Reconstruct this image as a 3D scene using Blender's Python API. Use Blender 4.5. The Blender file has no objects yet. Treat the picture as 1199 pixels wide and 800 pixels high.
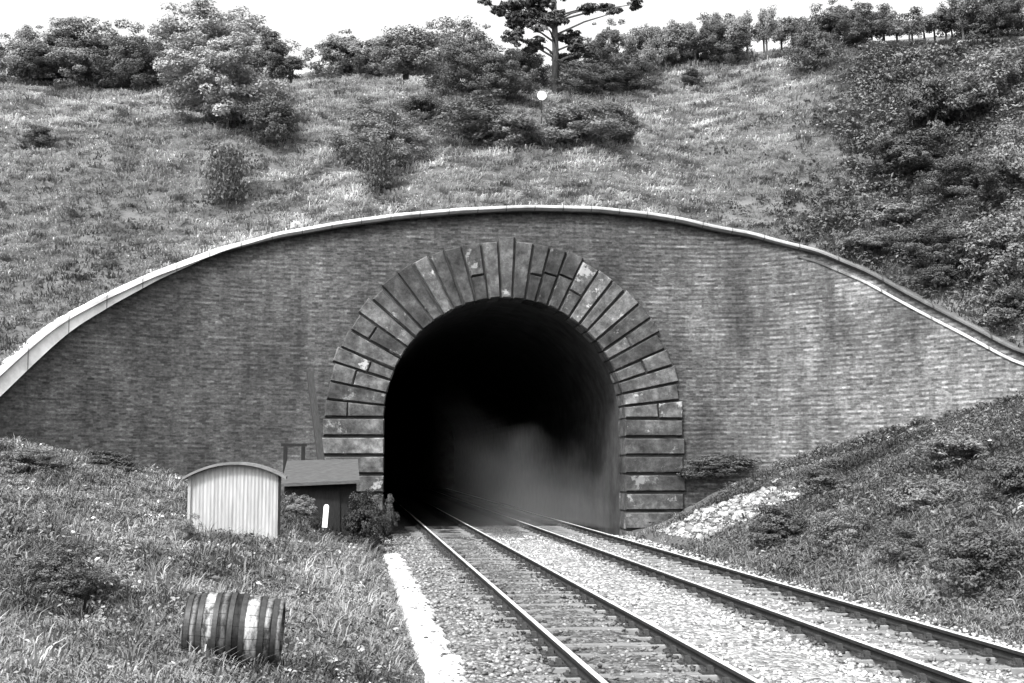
import bpy, math, random
import numpy as np
from mathutils import Vector, Matrix

random.seed(7)
RNG = np.random.default_rng(7)
SC = bpy.context.scene
COL = SC.collection

# ------------------------------------------------------------------ camera
F, PW, PH = 1500.0, 1199.0, 800.0
CAM = np.array([0.0, 0.0, 2.15])
PITCH = math.atan(140 / F)
YAW = math.atan(190 * math.cos(PITCH) / F)
cam_data = bpy.data.cameras.new('camera')
cam = bpy.data.objects.new('camera', cam_data)
COL.objects.link(cam)
cam.location = CAM
cam.rotation_euler = (math.pi / 2 + PITCH, 0, -YAW)
cam_data.sensor_width = 36
cam_data.lens = F / PW * 36
cam_data.clip_end = 2000
SC.camera = cam

# ------------------------------------------------------------------ light
SUN_EL, SUN_AZ = math.radians(48), math.radians(218)      # azimuth clockwise from +Y: behind the camera, to the left
w = bpy.data.worlds.new('World')
SC.world = w
w.use_nodes = True
nt = w.node_tree
bg = nt.nodes['Background']
sky = nt.nodes.new('ShaderNodeTexSky')
sky.sky_type = 'NISHITA'
sky.sun_disc = False
sky.sun_elevation = SUN_EL
sky.sun_rotation = SUN_AZ
sky.dust_density = 7.0
sky.air_density = 1.5
sky.ozone_density = 0.5
bw = nt.nodes.new('ShaderNodeRGBToBW')                    # a black and white photograph
nt.links.new(sky.outputs[0], bw.inputs[0])
nt.links.new(bw.outputs[0], bg.inputs[0])
bg.inputs[1].default_value = 0.15
sun_d = bpy.data.lights.new('sun', 'SUN')
sun_d.energy = 2.0
sun_d.angle = math.radians(7)
sun_o = bpy.data.objects.new('sun', sun_d)
COL.objects.link(sun_o)
sdir = Vector((math.sin(SUN_AZ) * math.cos(SUN_EL), math.cos(SUN_AZ) * math.cos(SUN_EL), math.sin(SUN_EL)))
sun_o.rotation_euler = sdir.to_track_quat('Z', 'Y').to_euler()
SC.view_settings.view_transform = 'Standard'
SC.view_settings.look = 'None'
SC.view_settings.gamma = 1
SC.view_settings.exposure = 1.7
SC.cycles.max_bounces = 5
SC.cycles.volume_bounces = 1

# ------------------------------------------------------------------ projection and terrain functions
_R = np.array(cam.rotation_euler.to_matrix())


def ray(px, py):
    d = _R @ np.array([(px - PW / 2) / F, -(py - PH / 2) / F, -1.0])
    return d / np.linalg.norm(d)


def on_z(px, py, z):
    d = ray(px, py)
    return CAM + d * ((z - CAM[2]) / d[2])


def on_y(px, py, y):
    d = ray(px, py)
    return CAM + d * (y / d[1])


def at_depth(px, py, dep):
    return CAM + _R @ np.array([(px - PW / 2) / F * dep, -(py - PH / 2) / F * dep, -dep])


def vnoise(x, y, seed=0):
    x = np.asarray(x, float); y = np.asarray(y, float)
    xi = np.floor(x).astype(np.int64); yi = np.floor(y).astype(np.int64)
    fx = x - xi; fy = y - yi
    fx = fx * fx * (3 - 2 * fx); fy = fy * fy * (3 - 2 * fy)

    def h(a, b):
        n = (a * 374761393 + b * 668265263 + seed * 974634) & 0x7fffffff
        n = ((n ^ (n >> 13)) * 1274126177) & 0x7fffffff
        return ((n ^ (n >> 16)) & 0xffff) / 65535.0
    return (h(xi, yi) * (1 - fx) + h(xi + 1, yi) * fx) * (1 - fy) + (h(xi, yi + 1) * (1 - fx) + h(xi + 1, yi + 1) * fx) * fy


def fbm(x, y, seed=0, octs=4):
    s = 0; a = 0.5; t = 0
    for i in range(octs):
        s = s + a * vnoise(np.asarray(x) * 2 ** i, np.asarray(y) * 2 ** i, seed + i * 17); t += a; a *= 0.5
    return s / t - 0.5


def smooth(a, b, x):
    t = np.clip((np.asarray(x, float) - a) / (b - a), 0, 1)
    return t * t * (3 - 2 * t)


_p = on_z(592, 618, 0.0)
XC, YP = float(_p[0]), float(_p[1])
WR_A, WR_X = 0.13, XC + 6.3
WL_A, WL_X = 0.05, XC - 6.3


def wall_y(X):
    X = np.asarray(X, float)
    return YP - WR_A * np.maximum(0, X - WR_X) ** 2 - WL_A * np.maximum(0, WL_X - X) ** 2


def hit(px, py, fn, y0=4.0, y1=120.0):
    """first point where the ray passes fn(X,Y,z) <= 0"""
    d = ray(px, py)
    ts = np.linspace(y0, y1, 6000) / d[1]
    P = CAM[None] + d[None] * ts[:, None]
    v = fn(P[:, 0], P[:, 1], P[:, 2])
    i = np.argmax(v <= 0)
    return P[i]


COPE_PX = [(0, 436), (20, 417), (54, 387), (80, 368), (127, 343), (181, 318), (254, 291), (325, 273), (399, 260), (466, 251), (540, 244.5),
           (620, 241), (700, 243), (760, 249.5), (800, 256), (880, 272), (960, 292), (1020, 317), (1080, 350), (1140, 380), (1199, 412)]
_cp = np.array([hit(a, b, lambda X, Y, Z: wall_y(X) - Y) for a, b in COPE_PX])
_cx, _cz = _cp[:, 0], _cp[:, 2]
_sl = (_cz[1] - _cz[0]) / (_cx[1] - _cx[0])
_sr = (_cz[-1] - _cz[-2]) / (_cx[-1] - _cx[-2])
_cx = np.concatenate([[_cx[0] - 8], _cx, [_cx[-1] + 8]])
_cz = np.concatenate([[_cz[0] - 8 * _sl], _cz, [max(_cz[-1] + 8 * _sr, 1.0)]])
_gx = np.linspace(_cx[0], _cx[-1], 900)
_gz = np.interp(_gx, _cx, _cz)
_k = np.hanning(21); _k /= _k.sum()
_gz = np.convolve(np.pad(_gz, 10, mode='reflect', reflect_type='odd'), _k, mode='valid')


def cope_z(X):
    return np.interp(X, _gx, _gz)


YCREST = YP + 17.0
_cr = np.array([on_y(a, b, YCREST) for a, b in [(-200, 95), (0, 92), (200, 92), (340, 91), (385, 86), (430, 80), (560, 80), (700, 78), (760, 75), (830, 68), (900, 60),
                                                 (960, 52), (1040, 48), (1199, 42), (1400, 30)]])


def crest_z(X):
    return np.interp(X, _cr[:, 0], _cr[:, 2])


def hill_z(X, Y, rough=True):
    X = np.asarray(X, float); Y = np.asarray(Y, float)
    t = Y - wall_y(X)
    T = YCREST - wall_y(X)
    c = cope_z(X) - 0.22
    zc = crest_z(X)
    u = np.clip(t / T, 0, 1)
    z = c + (zc - c) * (u + 0.10 * np.sin(np.pi * u))
    over = np.maximum(0, t - T)
    z = z - over * 0.06 - 0.6 * smooth(0, 12, over)
    if rough:
        r = smooth(0.3, 2.5, t)
        z = z + r * (0.9 * fbm(X * 0.22, Y * 0.28, 3) + 0.6 * fbm(X * 0.7, Y * 1.2, 9, 3) + 0.32 * fbm(X * 1.3, Y * 3.4, 12, 3))
    return z


def ground_z(X, Y, rough=True):
    X = np.asarray(X, float); Y = np.asarray(Y, float)
    # left bank
    l = np.maximum(0, 0.75 - X)
    k = 0.19 + 0.10 * smooth(27, 39, Y) - 0.02 * smooth(15, 25, Y)
    zl = -0.24 + 0.16 * smooth(0, 0.5, l) + k * l + 0.045 * np.maximum(0, l - 10) ** 1.5
    zl = zl + 0.42 * np.exp(-((X + 2.1) / 1.3) ** 2) * smooth(30.5, 34, Y) * (1 - smooth(36.5, 38, Y))
    # the ground drops beside the tunnel mouth
    dip = smooth(30.5, 33.0, Y) * smooth(-1.3, -0.2, X)
    zl = zl * (1 - dip) + dip * (-0.34 + 0.22 * smooth(0, 1.2, l))
    # right bank
    rr = np.maximum(0, X - (8.35 + 0.5 * smooth(24, 40, Y)))
    zr = -0.3 + 0.2 * smooth(0, .5, rr) + 0.40 * rr * smooth(-0.3, 2.6, rr)
    z = np.where(X < 4, zl, zr)
    if rough:
        m = smooth(0.1, 2.0, l + rr)
        z = z + m * (0.5 * fbm(X * 0.45, Y * 0.45, 21) + 0.22 * fbm(X * 1.6, Y * 1.6, 31, 3))
    return z


def hill_hit(px, py):
    return hit(px, py, lambda X, Y, Z: np.where(Y > wall_y(X) + 0.2, Z - hill_z(X, Y), 1.0), 20, 120)


def ground_hit(px, py):
    return hit(px, py, lambda X, Y, Z: np.where(Y < wall_y(X), Z - np.maximum(ground_z(X, Y), -0.2), -1.0), 4, 60)


# ------------------------------------------------------------------ helpers
def link(o, parent=None):
    COL.objects.link(o)
    if parent is not None:
        o.parent = parent
    return o


def tag(o, label=None, cat=None, group=None, kind=None):
    if label: o['label'] = label
    if cat: o['category'] = cat
    if group: o['group'] = group
    if kind: o['kind'] = kind
    return o


def empty(name, loc, rz=0, label=None, cat=None, group=None):
    o = bpy.data.objects.new(name, None)
    o.empty_display_size = 0.3
    o.location = [float(v) for v in loc]; o.rotation_euler = (0, 0, rz)
    link(o)
    return tag(o, label, cat, group)


def np_mesh(name, V, Fc, mat=None, tone=None, smooth_f=False, uv=None):
    """V (n,3), Fc (m,k) index array -> mesh"""
    V = np.asarray(V, np.float32); Fc = np.asarray(Fc, np.int32)
    me = bpy.data.meshes.new(name)
    me.vertices.add(len(V)); me.vertices.foreach_set('co', V.ravel())
    m, k = Fc.shape
    me.loops.add(m * k); me.loops.foreach_set('vertex_index', Fc.ravel())
    me.polygons.add(m)
    me.polygons.foreach_set('loop_start', np.arange(0, m * k, k, dtype=np.int32))
    me.polygons.foreach_set('loop_total', np.full(m, k, np.int32))
    me.update(calc_edges=True)
    if smooth_f:
        me.polygons.foreach_set('use_smooth', np.ones(m, bool))
    if tone is not None:
        a = me.attributes.new('tone', 'FLOAT', 'POINT'); a.data.foreach_set('value', np.asarray(tone, np.float32))
    if uv is not None:
        l = me.uv_layers.new(name='UVMap'); l.data.foreach_set('uv', np.asarray(uv, np.float32)[Fc.ravel()].ravel())
    if mat: me.materials.append(mat)
    return me


class MB:
    """collects polygons, builds one mesh"""
    def __init__(s): s.v = []; s.f = []; s.mi = []

    def add(s, vs, fs, mi=0):
        b = len(s.v)
        s.v += [tuple(float(c) for c in v) for v in vs]
        s.f += [[b + i for i in f] for f in fs]
        s.mi += [mi] * len(fs)

    def box(s, c, size, M=None, mi=0, taper=1.0):
        hx, hy, hz = [a / 2 for a in size]
        vs = []
        for z, t in ((-hz, 1.0), (hz, taper)):
            for x, y in ((-hx, -hy), (hx, -hy), (hx, hy), (-hx, hy)):
                v = Vector((x * t, y * t, z))
                if M is not None: v = M @ v
                vs.append(v + Vector(c))
        s.add(vs, [[3, 2, 1, 0], [4, 5, 6, 7], [0, 1, 5, 4], [1, 2, 6, 5], [2, 3, 7, 6], [3, 0, 4, 7]], mi)

    def tube(s, pts, rads, n=8, mi=0):
        pts = [Vector(p) for p in pts]
        rings = []
        for i, p in enumerate(pts):
            t = (pts[min(i + 1, len(pts) - 1)] - pts[max(i - 1, 0)]).normalized()
            a = t.cross(Vector((0.3, 0.9, 0.1))).normalized(); b = t.cross(a)
            rings.append([p + (a * math.cos(2 * math.pi * k / n) + b * math.sin(2 * math.pi * k / n)) * rads[i] for k in range(n)])
        vs = [v for r in rings for v in r]
        fs = [[i * n + k, i * n + (k + 1) % n, (i + 1) * n + (k + 1) % n, (i + 1) * n + k] for i in range(len(pts) - 1) for k in range(n)]
        fs += [list(range(n))[::-1], [(len(pts) - 1) * n + k for k in range(n)]]
        s.add(vs, fs, mi)

    def build(s, name, mats, parent=None, bevel=0.0, sm=False, loc=None):
        me = bpy.data.meshes.new(name)
        me.from_pydata(s.v, [], s.f)
        for m in (mats if isinstance(mats, (list, tuple)) else [mats]): me.materials.append(m)
        me.polygons.foreach_set('material_index', s.mi)
        if sm: me.polygons.foreach_set('use_smooth', [True] * len(s.f))
        me.update()
        o = bpy.data.objects.new(name, me)
        if loc is not None: o.location = [float(v) for v in loc]
        link(o, parent)
        if bevel:
            b = o.modifiers.new('bevel', 'BEVEL'); b.width = bevel; b.segments = 2; b.limit_method = 'ANGLE'
        return o


# ------------------------------------------------------------------ materials (greys: the photograph is black and white)
class NT:
    def __init__(s, name):
        s.m = bpy.data.materials.new(name); s.m.use_nodes = True
        s.t = s.m.node_tree; s.b = s.t.nodes['Principled BSDF']
        s.b.inputs['Specular IOR Level'].default_value = 0.2
        s.b.inputs['Roughness'].default_value = 0.85

    def n(s, typ, **kw):
        o = s.t.nodes.new('ShaderNode' + typ)
        for k, v in kw.items():
            if k in o.inputs: o.inputs[k].default_value = v
            else: setattr(o, k, v)
        return o

    def l(s, a, b): s.t.links.new(a, b)

    def coord(s, kind='Object', scale=(1, 1, 1)):
        c = s.n('TexCoord'); mp = s.n('Mapping'); mp.inputs['Scale'].default_value = scale
        s.l(c.outputs[kind], mp.inputs[0]); return mp.outputs[0]

    def noise(s, vec, scale, detail=5, rough=0.6):
        o = s.n('TexNoise'); o.inputs['Scale'].default_value = scale; o.inputs['Detail'].default_value = detail
        o.inputs['Roughness'].default_value = rough; s.l(vec, o.inputs['Vector']); return o.outputs['Fac']

    def ramp(s, fac, stops):
        r = s.n('ValToRGB'); e = r.color_ramp.elements
        while len(e) < len(stops): e.new(0.5)
        for el, (p, v) in zip(e, stops): el.position = p; el.color = (v, v, v, 1)
        s.l(fac, r.inputs[0]); return r.outputs[0]

    def math(s, op, a, b=None, clamp=False):
        m = s.n('Math', operation=op); m.use_clamp = clamp
        for i, v in enumerate((a, b)):
            if v is None: continue
            if isinstance(v, (int, float)): m.inputs[i].default_value = v
            else: s.l(v, m.inputs[i])
        return m.outputs[0]

    def mix(s, fac, a, b):
        m = s.n('Mix'); m.data_type = 'FLOAT'
        for i, v in zip((0, 2, 3), (fac, a, b)):
            if isinstance(v, (int, float)): m.inputs[i].default_value = v
            else: s.l(v, m.inputs[i])
        return m.outputs[0]

    def base(s, v): s.l(v, s.b.inputs['Base Color'])

    def bump(s, h, strength=0.5, dist=0.02):
        b = s.n('Bump'); b.inputs['Strength'].default_value = strength; b.inputs['Distance'].default_value = dist
        s.l(h, b.inputs['Height']); s.l(b.outputs[0], s.b.inputs['Normal'])


def simple(name, lo, hi, scale=6, stretch=(1, 1, 1), rough=0.85, bump=0.4, dist=0.01, metal=0.0):
    m = NT(name); v = m.coord('Object', stretch)
    f = m.noise(v, scale, 6, 0.65)
    m.base(m.ramp(f, [(0.3, lo), (0.7, hi)]))
    m.b.inputs['Roughness'].default_value = rough; m.b.inputs['Metallic'].default_value = metal
    m.bump(f, bump, dist)
    return m.m


def leaf_mat(name, mul=1.0, trans=0.25):
    m = NT(name)
    a = m.n('Attribute'); a.attribute_name = 'tone'
    t = m.math('MULTIPLY', a.outputs['Fac'], mul)
    m.base(t)
    m.b.inputs['Roughness'].default_value = 0.6; m.b.inputs['Specular IOR Level'].default_value = 0.25
    tr = m.n('BsdfTranslucent'); m.l(t, tr.inputs[0])
    mx = m.n('MixShader'); mx.inputs[0].default_value = trans
    out = m.t.nodes['Material Output']
    m.l(m.b.outputs[0], mx.inputs[1]); m.l(tr.outputs[0], mx.inputs[2]); m.l(mx.outputs[0], out.inputs[0])
    return m.m


def brick_mat():
    m = NT('brickwork')
    uv = m.coord('UV')
    br = m.n('TexBrick'); br.offset = 0.5
    br.inputs['Scale'].default_value = 1.0; br.inputs['Brick Width'].default_value = 0.225; br.inputs['Row Height'].default_value = 0.078
    br.inputs['Mortar Size'].default_value = 0.007; br.inputs['Mortar Smooth'].default_value = 0.3; br.inputs['Bias'].default_value = 0.0
    br.inputs['Color1'].default_value = (0.024,) * 3 + (1,); br.inputs['Color2'].default_value = (0.062,) * 3 + (1,); br.inputs['Mortar'].default_value = (0.045,) * 3 + (1,)
    nz = m.n('TexNoise'); nz.inputs['Scale'].default_value = 0.5; nz.inputs['Detail'].default_value = 3; m.l(uv, nz.inputs['Vector'])
    va = m.n('VectorMath', operation='MULTIPLY_ADD'); va.inputs[1].default_value = (0.03, 0.12, 0); m.l(nz.outputs['Color'], va.inputs[0]); m.l(uv, va.inputs[2])
    m.l(va.outputs[0], br.inputs['Vector'])
    # bond: paler header courses every second row, broken up by wear
    sw = m.n('SeparateXYZ'); m.l(va.outputs[0], sw.inputs[0])
    row = m.math('SINE', m.math('MULTIPLY', sw.outputs['Y'], 2 * math.pi / 0.156))
    streak = m.noise(m.coord('UV', (1.1, 7.0, 1)), 1.0, 5, 0.75)
    big = m.noise(m.coord('UV', (1, 0.6, 1)), 0.35, 6, 0.65)
    run = m.noise(m.coord('UV', (2.2, 0.22, 1)), 0.9, 5, 0.7)
    grit = m.noise(m.coord('UV', (5, 9, 1)), 1.6, 4, 0.7)
    ra = m.n('MapRange'); ra.inputs['From Min'].default_value = -6; ra.inputs['From Max'].default_value = 9; ra.inputs['To Min'].default_value = 0.45; ra.inputs['To Max'].default_value = 1.0
    m.l(sw.outputs['X'], ra.inputs[0])
    rowf = m.math('ADD', 1.0, m.math('MULTIPLY', row, m.math('MULTIPLY', ra.outputs[0], m.ramp(streak, [(0.38, 0.08), (0.64, 0.5)]))))
    g = m.math('MULTIPLY', br.outputs['Color'], rowf)
    g = m.math('MULTIPLY', g, m.ramp(big, [(0.3, 0.45), (0.5, 0.95), (0.68, 1.5)]))
    g = m.math('MULTIPLY', g, m.ramp(run, [(0.33, 0.68), (0.55, 1.08)]))
    g = m.math('MULTIPLY', g, m.ramp(grit, [(0.33, 0.5), (0.5, 1.0), (0.65, 1.5), (0.78, 3.0)]))
    g = m.math('MULTIPLY', g, m.ramp(streak, [(0.4, 0.8), (0.62, 1.2), (0.74, 2.2)]))
    # light on the right hand wing put into the brick colour
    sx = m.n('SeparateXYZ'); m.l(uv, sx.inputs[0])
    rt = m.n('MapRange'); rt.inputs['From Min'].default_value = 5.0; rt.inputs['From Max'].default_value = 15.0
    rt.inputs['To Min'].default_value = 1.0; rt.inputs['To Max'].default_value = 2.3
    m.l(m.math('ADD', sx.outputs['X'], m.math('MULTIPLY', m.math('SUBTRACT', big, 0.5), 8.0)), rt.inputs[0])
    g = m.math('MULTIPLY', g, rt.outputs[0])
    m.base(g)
    m.bump(m.math('ADD', br.outputs['Fac'], m.math('MULTIPLY', streak, -0.8)), -0.6, 0.03)
    return m.m


def stone_mat():
    m = NT('portal_stone')
    a = m.n('Attribute'); a.attribute_name = 'tone'
    oi = m.n('ObjectInfo'); off = m.n('VectorMath', operation='MULTIPLY_ADD'); off.inputs[1].default_value = (37, 53, 71)
    cb = m.n('CombineXYZ')
    for q in range(3): m.l(oi.outputs['Random'], cb.inputs[q])
    m.l(cb.outputs[0], off.inputs[0]); m.l(m.coord('Object'), off.inputs[2]); co = off.outputs[0]
    f = m.noise(co, 2.6, 7, 0.75); f2 = m.noise(co, 0.9, 4, 0.6); f3 = m.noise(co, 1.1, 5, 0.7)
    g = m.math('MULTIPLY', a.outputs['Fac'], m.ramp(f, [(0.32, 0.22), (0.5, 0.85), (0.68, 1.9)]))
    g = m.math('MULTIPLY', g, m.ramp(f2, [(0.35, 0.6), (0.65, 1.25)]))
    pale = m.math('MULTIPLY', m.ramp(f3, [(0.60, 0.0), (0.65, 1.0)]), 0.85)
    g = m.mix(pale, g, m.math('MULTIPLY', a.outputs['Fac'], 3.6))
    m.base(g); m.bump(f, 0.7, 0.05)
    return m.m


def ballast_mat():
    m = NT('ballast')
    co = m.coord('Object')
    v = m.n('TexVoronoi'); v.inputs['Scale'].default_value = 17; m.l(co, v.inputs['Vector'])
    f = m.noise(co, 1.1, 5, 0.65); fine = m.noise(co, 40, 3, 0.6)
    sp = m.n('SeparateColor'); m.l(v.outputs['Color'], sp.inputs[0])
    g = m.ramp(sp.outputs[0], [(0.0, 0.10), (0.5, 0.24), (1.0, 0.46)])
    # sooty, oily four-foot of the nearer track
    sx = m.n('SeparateXYZ'); m.l(co, sx.inputs[0])
    d = m.math('ABSOLUTE', m.math('SUBTRACT', sx.outputs['X'], float(TR1)))
    oil = m.n('MapRange'); oil.inputs['From Min'].default_value = 0.25; oil.inputs['From Max'].default_value = 1.15; oil.inputs['To Min'].default_value = 0.5; oil.inputs['To Max'].default_value = 1.0
    m.l(m.math('ADD', d, m.math('MULTIPLY', m.math('SUBTRACT', f, 0.5), 1.2)), oil.inputs[0])
    g = m.math('MULTIPLY', g, oil.outputs[0])
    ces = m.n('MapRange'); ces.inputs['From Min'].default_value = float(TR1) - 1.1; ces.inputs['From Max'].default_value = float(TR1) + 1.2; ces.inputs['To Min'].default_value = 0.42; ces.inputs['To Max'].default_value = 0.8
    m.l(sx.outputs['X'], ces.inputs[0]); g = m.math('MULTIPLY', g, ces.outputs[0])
    g = m.math('MULTIPLY', g, m.ramp(f, [(0.3, 0.72), (0.6, 1.08)]))
    for rx in _r:                                                # rust and brake dust along each rail, with rail shade painted in
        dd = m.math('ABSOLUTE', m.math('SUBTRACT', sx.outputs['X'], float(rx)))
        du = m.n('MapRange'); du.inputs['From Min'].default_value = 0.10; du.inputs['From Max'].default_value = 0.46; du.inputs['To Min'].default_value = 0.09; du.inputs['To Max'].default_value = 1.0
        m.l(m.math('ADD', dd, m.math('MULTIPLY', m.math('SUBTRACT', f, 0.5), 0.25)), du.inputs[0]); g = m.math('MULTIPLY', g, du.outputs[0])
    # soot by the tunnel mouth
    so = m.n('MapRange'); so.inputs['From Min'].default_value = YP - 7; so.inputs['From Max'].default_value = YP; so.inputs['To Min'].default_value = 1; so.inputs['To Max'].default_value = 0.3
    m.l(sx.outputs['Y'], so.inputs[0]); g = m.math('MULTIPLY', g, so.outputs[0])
    m.base(g)
    m.bump(m.math('SUBTRACT', m.math('MULTIPLY', fine, 0.3), v.outputs['Distance']), 1.0, 0.05)
    return m.m


_r = [on_z(712, 800, 0)[0], on_z(890, 800, 0)[0], on_z(1151, 800, 0)[0], on_z(1199, 764, 0)[0]]
TR1 = (_r[0] + _r[1]) / 2
TR2 = (_r[2] + _r[3]) / 2
GAUGE = 1.435 + 0.07
print('portal', XC, YP, 'rails', _r, 'tracks', TR1, TR2)

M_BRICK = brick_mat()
M_STONE = stone_mat()
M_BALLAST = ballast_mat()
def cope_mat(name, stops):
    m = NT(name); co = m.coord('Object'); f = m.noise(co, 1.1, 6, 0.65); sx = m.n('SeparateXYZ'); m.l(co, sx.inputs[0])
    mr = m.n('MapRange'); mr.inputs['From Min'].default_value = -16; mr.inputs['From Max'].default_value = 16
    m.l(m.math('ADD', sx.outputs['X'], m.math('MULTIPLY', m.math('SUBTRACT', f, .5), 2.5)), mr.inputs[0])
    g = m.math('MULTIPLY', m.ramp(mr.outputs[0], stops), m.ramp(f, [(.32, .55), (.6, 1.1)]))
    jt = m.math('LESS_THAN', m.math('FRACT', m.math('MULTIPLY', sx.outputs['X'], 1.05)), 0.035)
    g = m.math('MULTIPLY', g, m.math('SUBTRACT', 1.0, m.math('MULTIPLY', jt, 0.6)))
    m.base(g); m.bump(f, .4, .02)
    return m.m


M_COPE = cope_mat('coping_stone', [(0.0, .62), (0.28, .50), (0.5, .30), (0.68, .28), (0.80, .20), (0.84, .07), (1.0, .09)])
M_LINING = simple('sooty_lining', 0.012, 0.05, 1.5)
M_SOIL = simple('soil', 0.03, 0.08, 1.3, bump=0.8, dist=0.1)
M_HILL = simple('dry_turf', 0.035, 0.10, 0.9, (0.6, 1.2, 1), bump=0.8, dist=0.12)
M_PATH = simple('chalk_path', 0.30, 0.52, 4, bump=0.5, dist=0.03)
M_RUST = simple('rusty_rail', 0.008, 0.022, 12)
M_SHINE = simple('polished_rail', 0.7, 0.85, 20, rough=0.35, bump=0.05, metal=0.6)
M_SLEEPER = simple('sleeper_timber', 0.05, 0.20, 3, (0.5, 7, 1))
M_CHAIR = simple('chair_iron', 0.012, 0.045, 15)
M_IRON = simple('galvanised_iron', 0.17, 0.30, 2.2, (6, 6, 0.5), rough=0.6, bump=0.2)
M_ROOF = simple('felt_roof', 0.08, 0.15, 4)
M_DARKWOOD = simple('tarred_timber', 0.005, 0.014, 6, (6, 6, 0.6))
M_GREYWOOD = simple('weathered_timber', 0.03, 0.065, 6, (0.6, 6, 6))
M_BARK = simple('bark', 0.03, 0.085, 7, (3, 3, 0.6), bump=0.8, dist=0.04)
M_WHITE = simple('white_paint', 0.6, 0.8, 7)
M_CHALK = simple('chalk_rubble', 0.35, 0.75, 6, bump=0.6, dist=0.03)
M_LEAF = leaf_mat('leaves')
M_GRASS = leaf_mat('grass_blades', 1.0, 0.2)

# ------------------------------------------------------------------ ground and hill
def grid(xs, vfun, nv):
    """xs columns; vfun(X)->(nv,3)"""
    V = np.concatenate([vfun(x) for x in xs])
    n = len(xs)
    i = np.arange(n - 1)[:, None] * nv + np.arange(nv - 1)[None]
    Fc = np.stack([i, i + nv, i + nv + 1, i + 1], -1).reshape(-1, 4)
    return V, Fc


xs = np.concatenate([np.linspace(-34, -12, 40)[:-1], np.linspace(-12, 0.9, 110)[:-1], np.linspace(0.9, 8.6, 12)[:-1], np.linspace(8.6, 24, 120)[:-1], np.linspace(24, 44, 30)])


def gcol(x):
    yb = min(float(wall_y(x)) + 0.35, YP + 0.35)
    if yb < -18: yb = -18
    ys = -20 + (yb + 20) * np.linspace(0, 1, 260) ** 0.9
    return np.stack([np.full(260, x), ys, ground_z(np.full(260, x), ys)], -1)


V, Fc = grid(xs, gcol, 260)
tag(link(bpy.data.objects.new('ground', np_mesh('ground', V, Fc, M_SOIL, smooth_f=True))), kind='structure')

xs = np.concatenate([np.linspace(-150, -24, 30)[:-1], np.linspace(-24, 34, 330)[:-1], np.linspace(34, 160, 30)])


def hcol(x):
    t = np.concatenate([np.linspace(-0.25, 27, 190), 27 + 260 * np.linspace(0.01, 1, 40) ** 2])
    xc = np.clip(x, -16, 25)
    ys = float(wall_y(xc)) + t
    z = hill_z(np.full(len(t), xc), ys) + 0 * t
    if x > 25 or x < -16: z = z + 0.12 * abs(x - xc)
    return np.stack([np.full(len(t), x), ys, z], -1)


V, Fc = grid(xs, hcol, 230)
tag(link(bpy.data.objects.new('hillside', np_mesh('hillside', V, Fc, M_HILL, smooth_f=True))), kind='structure')

# track bed: ballast sheet into the tunnel
BX0, BX1 = 1.02, 8.6
xs = np.linspace(BX0, BX1, 90)


def bcol(x):
    ys = np.concatenate([np.linspace(2, 44, 520), np.linspace(44.5, YP + 70, 30)])
    e = np.minimum(x - BX0, BX1 - x)
    z = -0.178 + 0.07 * fbm(np.full(len(ys), x) * 1.6, ys * 1.6, 41, 3) + 0.05 * fbm(np.full(len(ys), x) * 9, ys * 9, 44, 2)
    for tc, up in ((TR1, .012), (TR2, -.006)):
        z = z + up * math.exp(-((x - tc) / 0.5) ** 4)
    for rx in _r:
        z = z - 0.085 * math.exp(-((x - rx) / 0.26) ** 2)
    z = z - 0.22 * (1 - smooth(0, 0.35, e)) + 0.03 * np.exp(-((x - (TR1 + TR2) / 2) / 0.6) ** 2)
    return np.stack([np.full(len(ys), x), ys, z], -1)


V, Fc = grid(xs, bcol, 550)
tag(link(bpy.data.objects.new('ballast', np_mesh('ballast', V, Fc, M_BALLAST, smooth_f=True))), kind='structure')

# chalky cess path along the left of the ballast
pa = [on_z(508, 800, -0.1), on_z(552, 800, -0.1), on_z(456, 643, -0.1), on_z(478, 640, -0.1)]
xs = np.linspace(0, 1, 14)
ys = np.linspace(1.0, 32.5, 160)


def pcol(u):
    x0 = pa[0][0] - 0.06 + 0.12 * fbm(ys * 1.7, ys * 0, 51); x1 = pa[1][0] + 0.10 + 0.34 * fbm(ys * 1.9, ys * 0 + 5, 52)
    x = x0 + (x1 - x0) * u
    z = -0.15 - 0.10 * (abs(u - 0.5) * 2) ** 6 + 0.06 * fbm(x * 5, ys * 5, 53, 3)
    return np.stack([x, ys, z], -1)


V, Fc = grid(xs, pcol, 160)
tag(link(bpy.data.objects.new('path', np_mesh('path', V, Fc, M_PATH, smooth_f=True))), kind='structure')

# loose stones of the ballast
def ico():
    p = (1 + 5 ** 0.5) / 2
    v = np.array([(-1, p, 0), (1, p, 0), (-1, -p, 0), (1, -p, 0), (0, -1, p), (0, 1, p), (0, -1, -p), (0, 1, -p), (p, 0, -1), (p, 0, 1), (-p, 0, -1), (-p, 0, 1)], float)
    f = np.array([(0, 11, 5), (0, 5, 1), (0, 1, 7), (0, 7, 10), (0, 10, 11), (1, 5, 9), (5, 11, 4), (11, 10, 2), (10, 7, 6), (7, 1, 8), (3, 9, 4), (3, 4, 2), (3, 2, 6), (3, 6, 8), (3, 8, 9), (4, 9, 5), (2, 4, 11), (6, 2, 10), (8, 6, 7), (9, 8, 1)])
    return v / np.linalg.norm(v[0]), f


IV, IF = ico()


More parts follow.
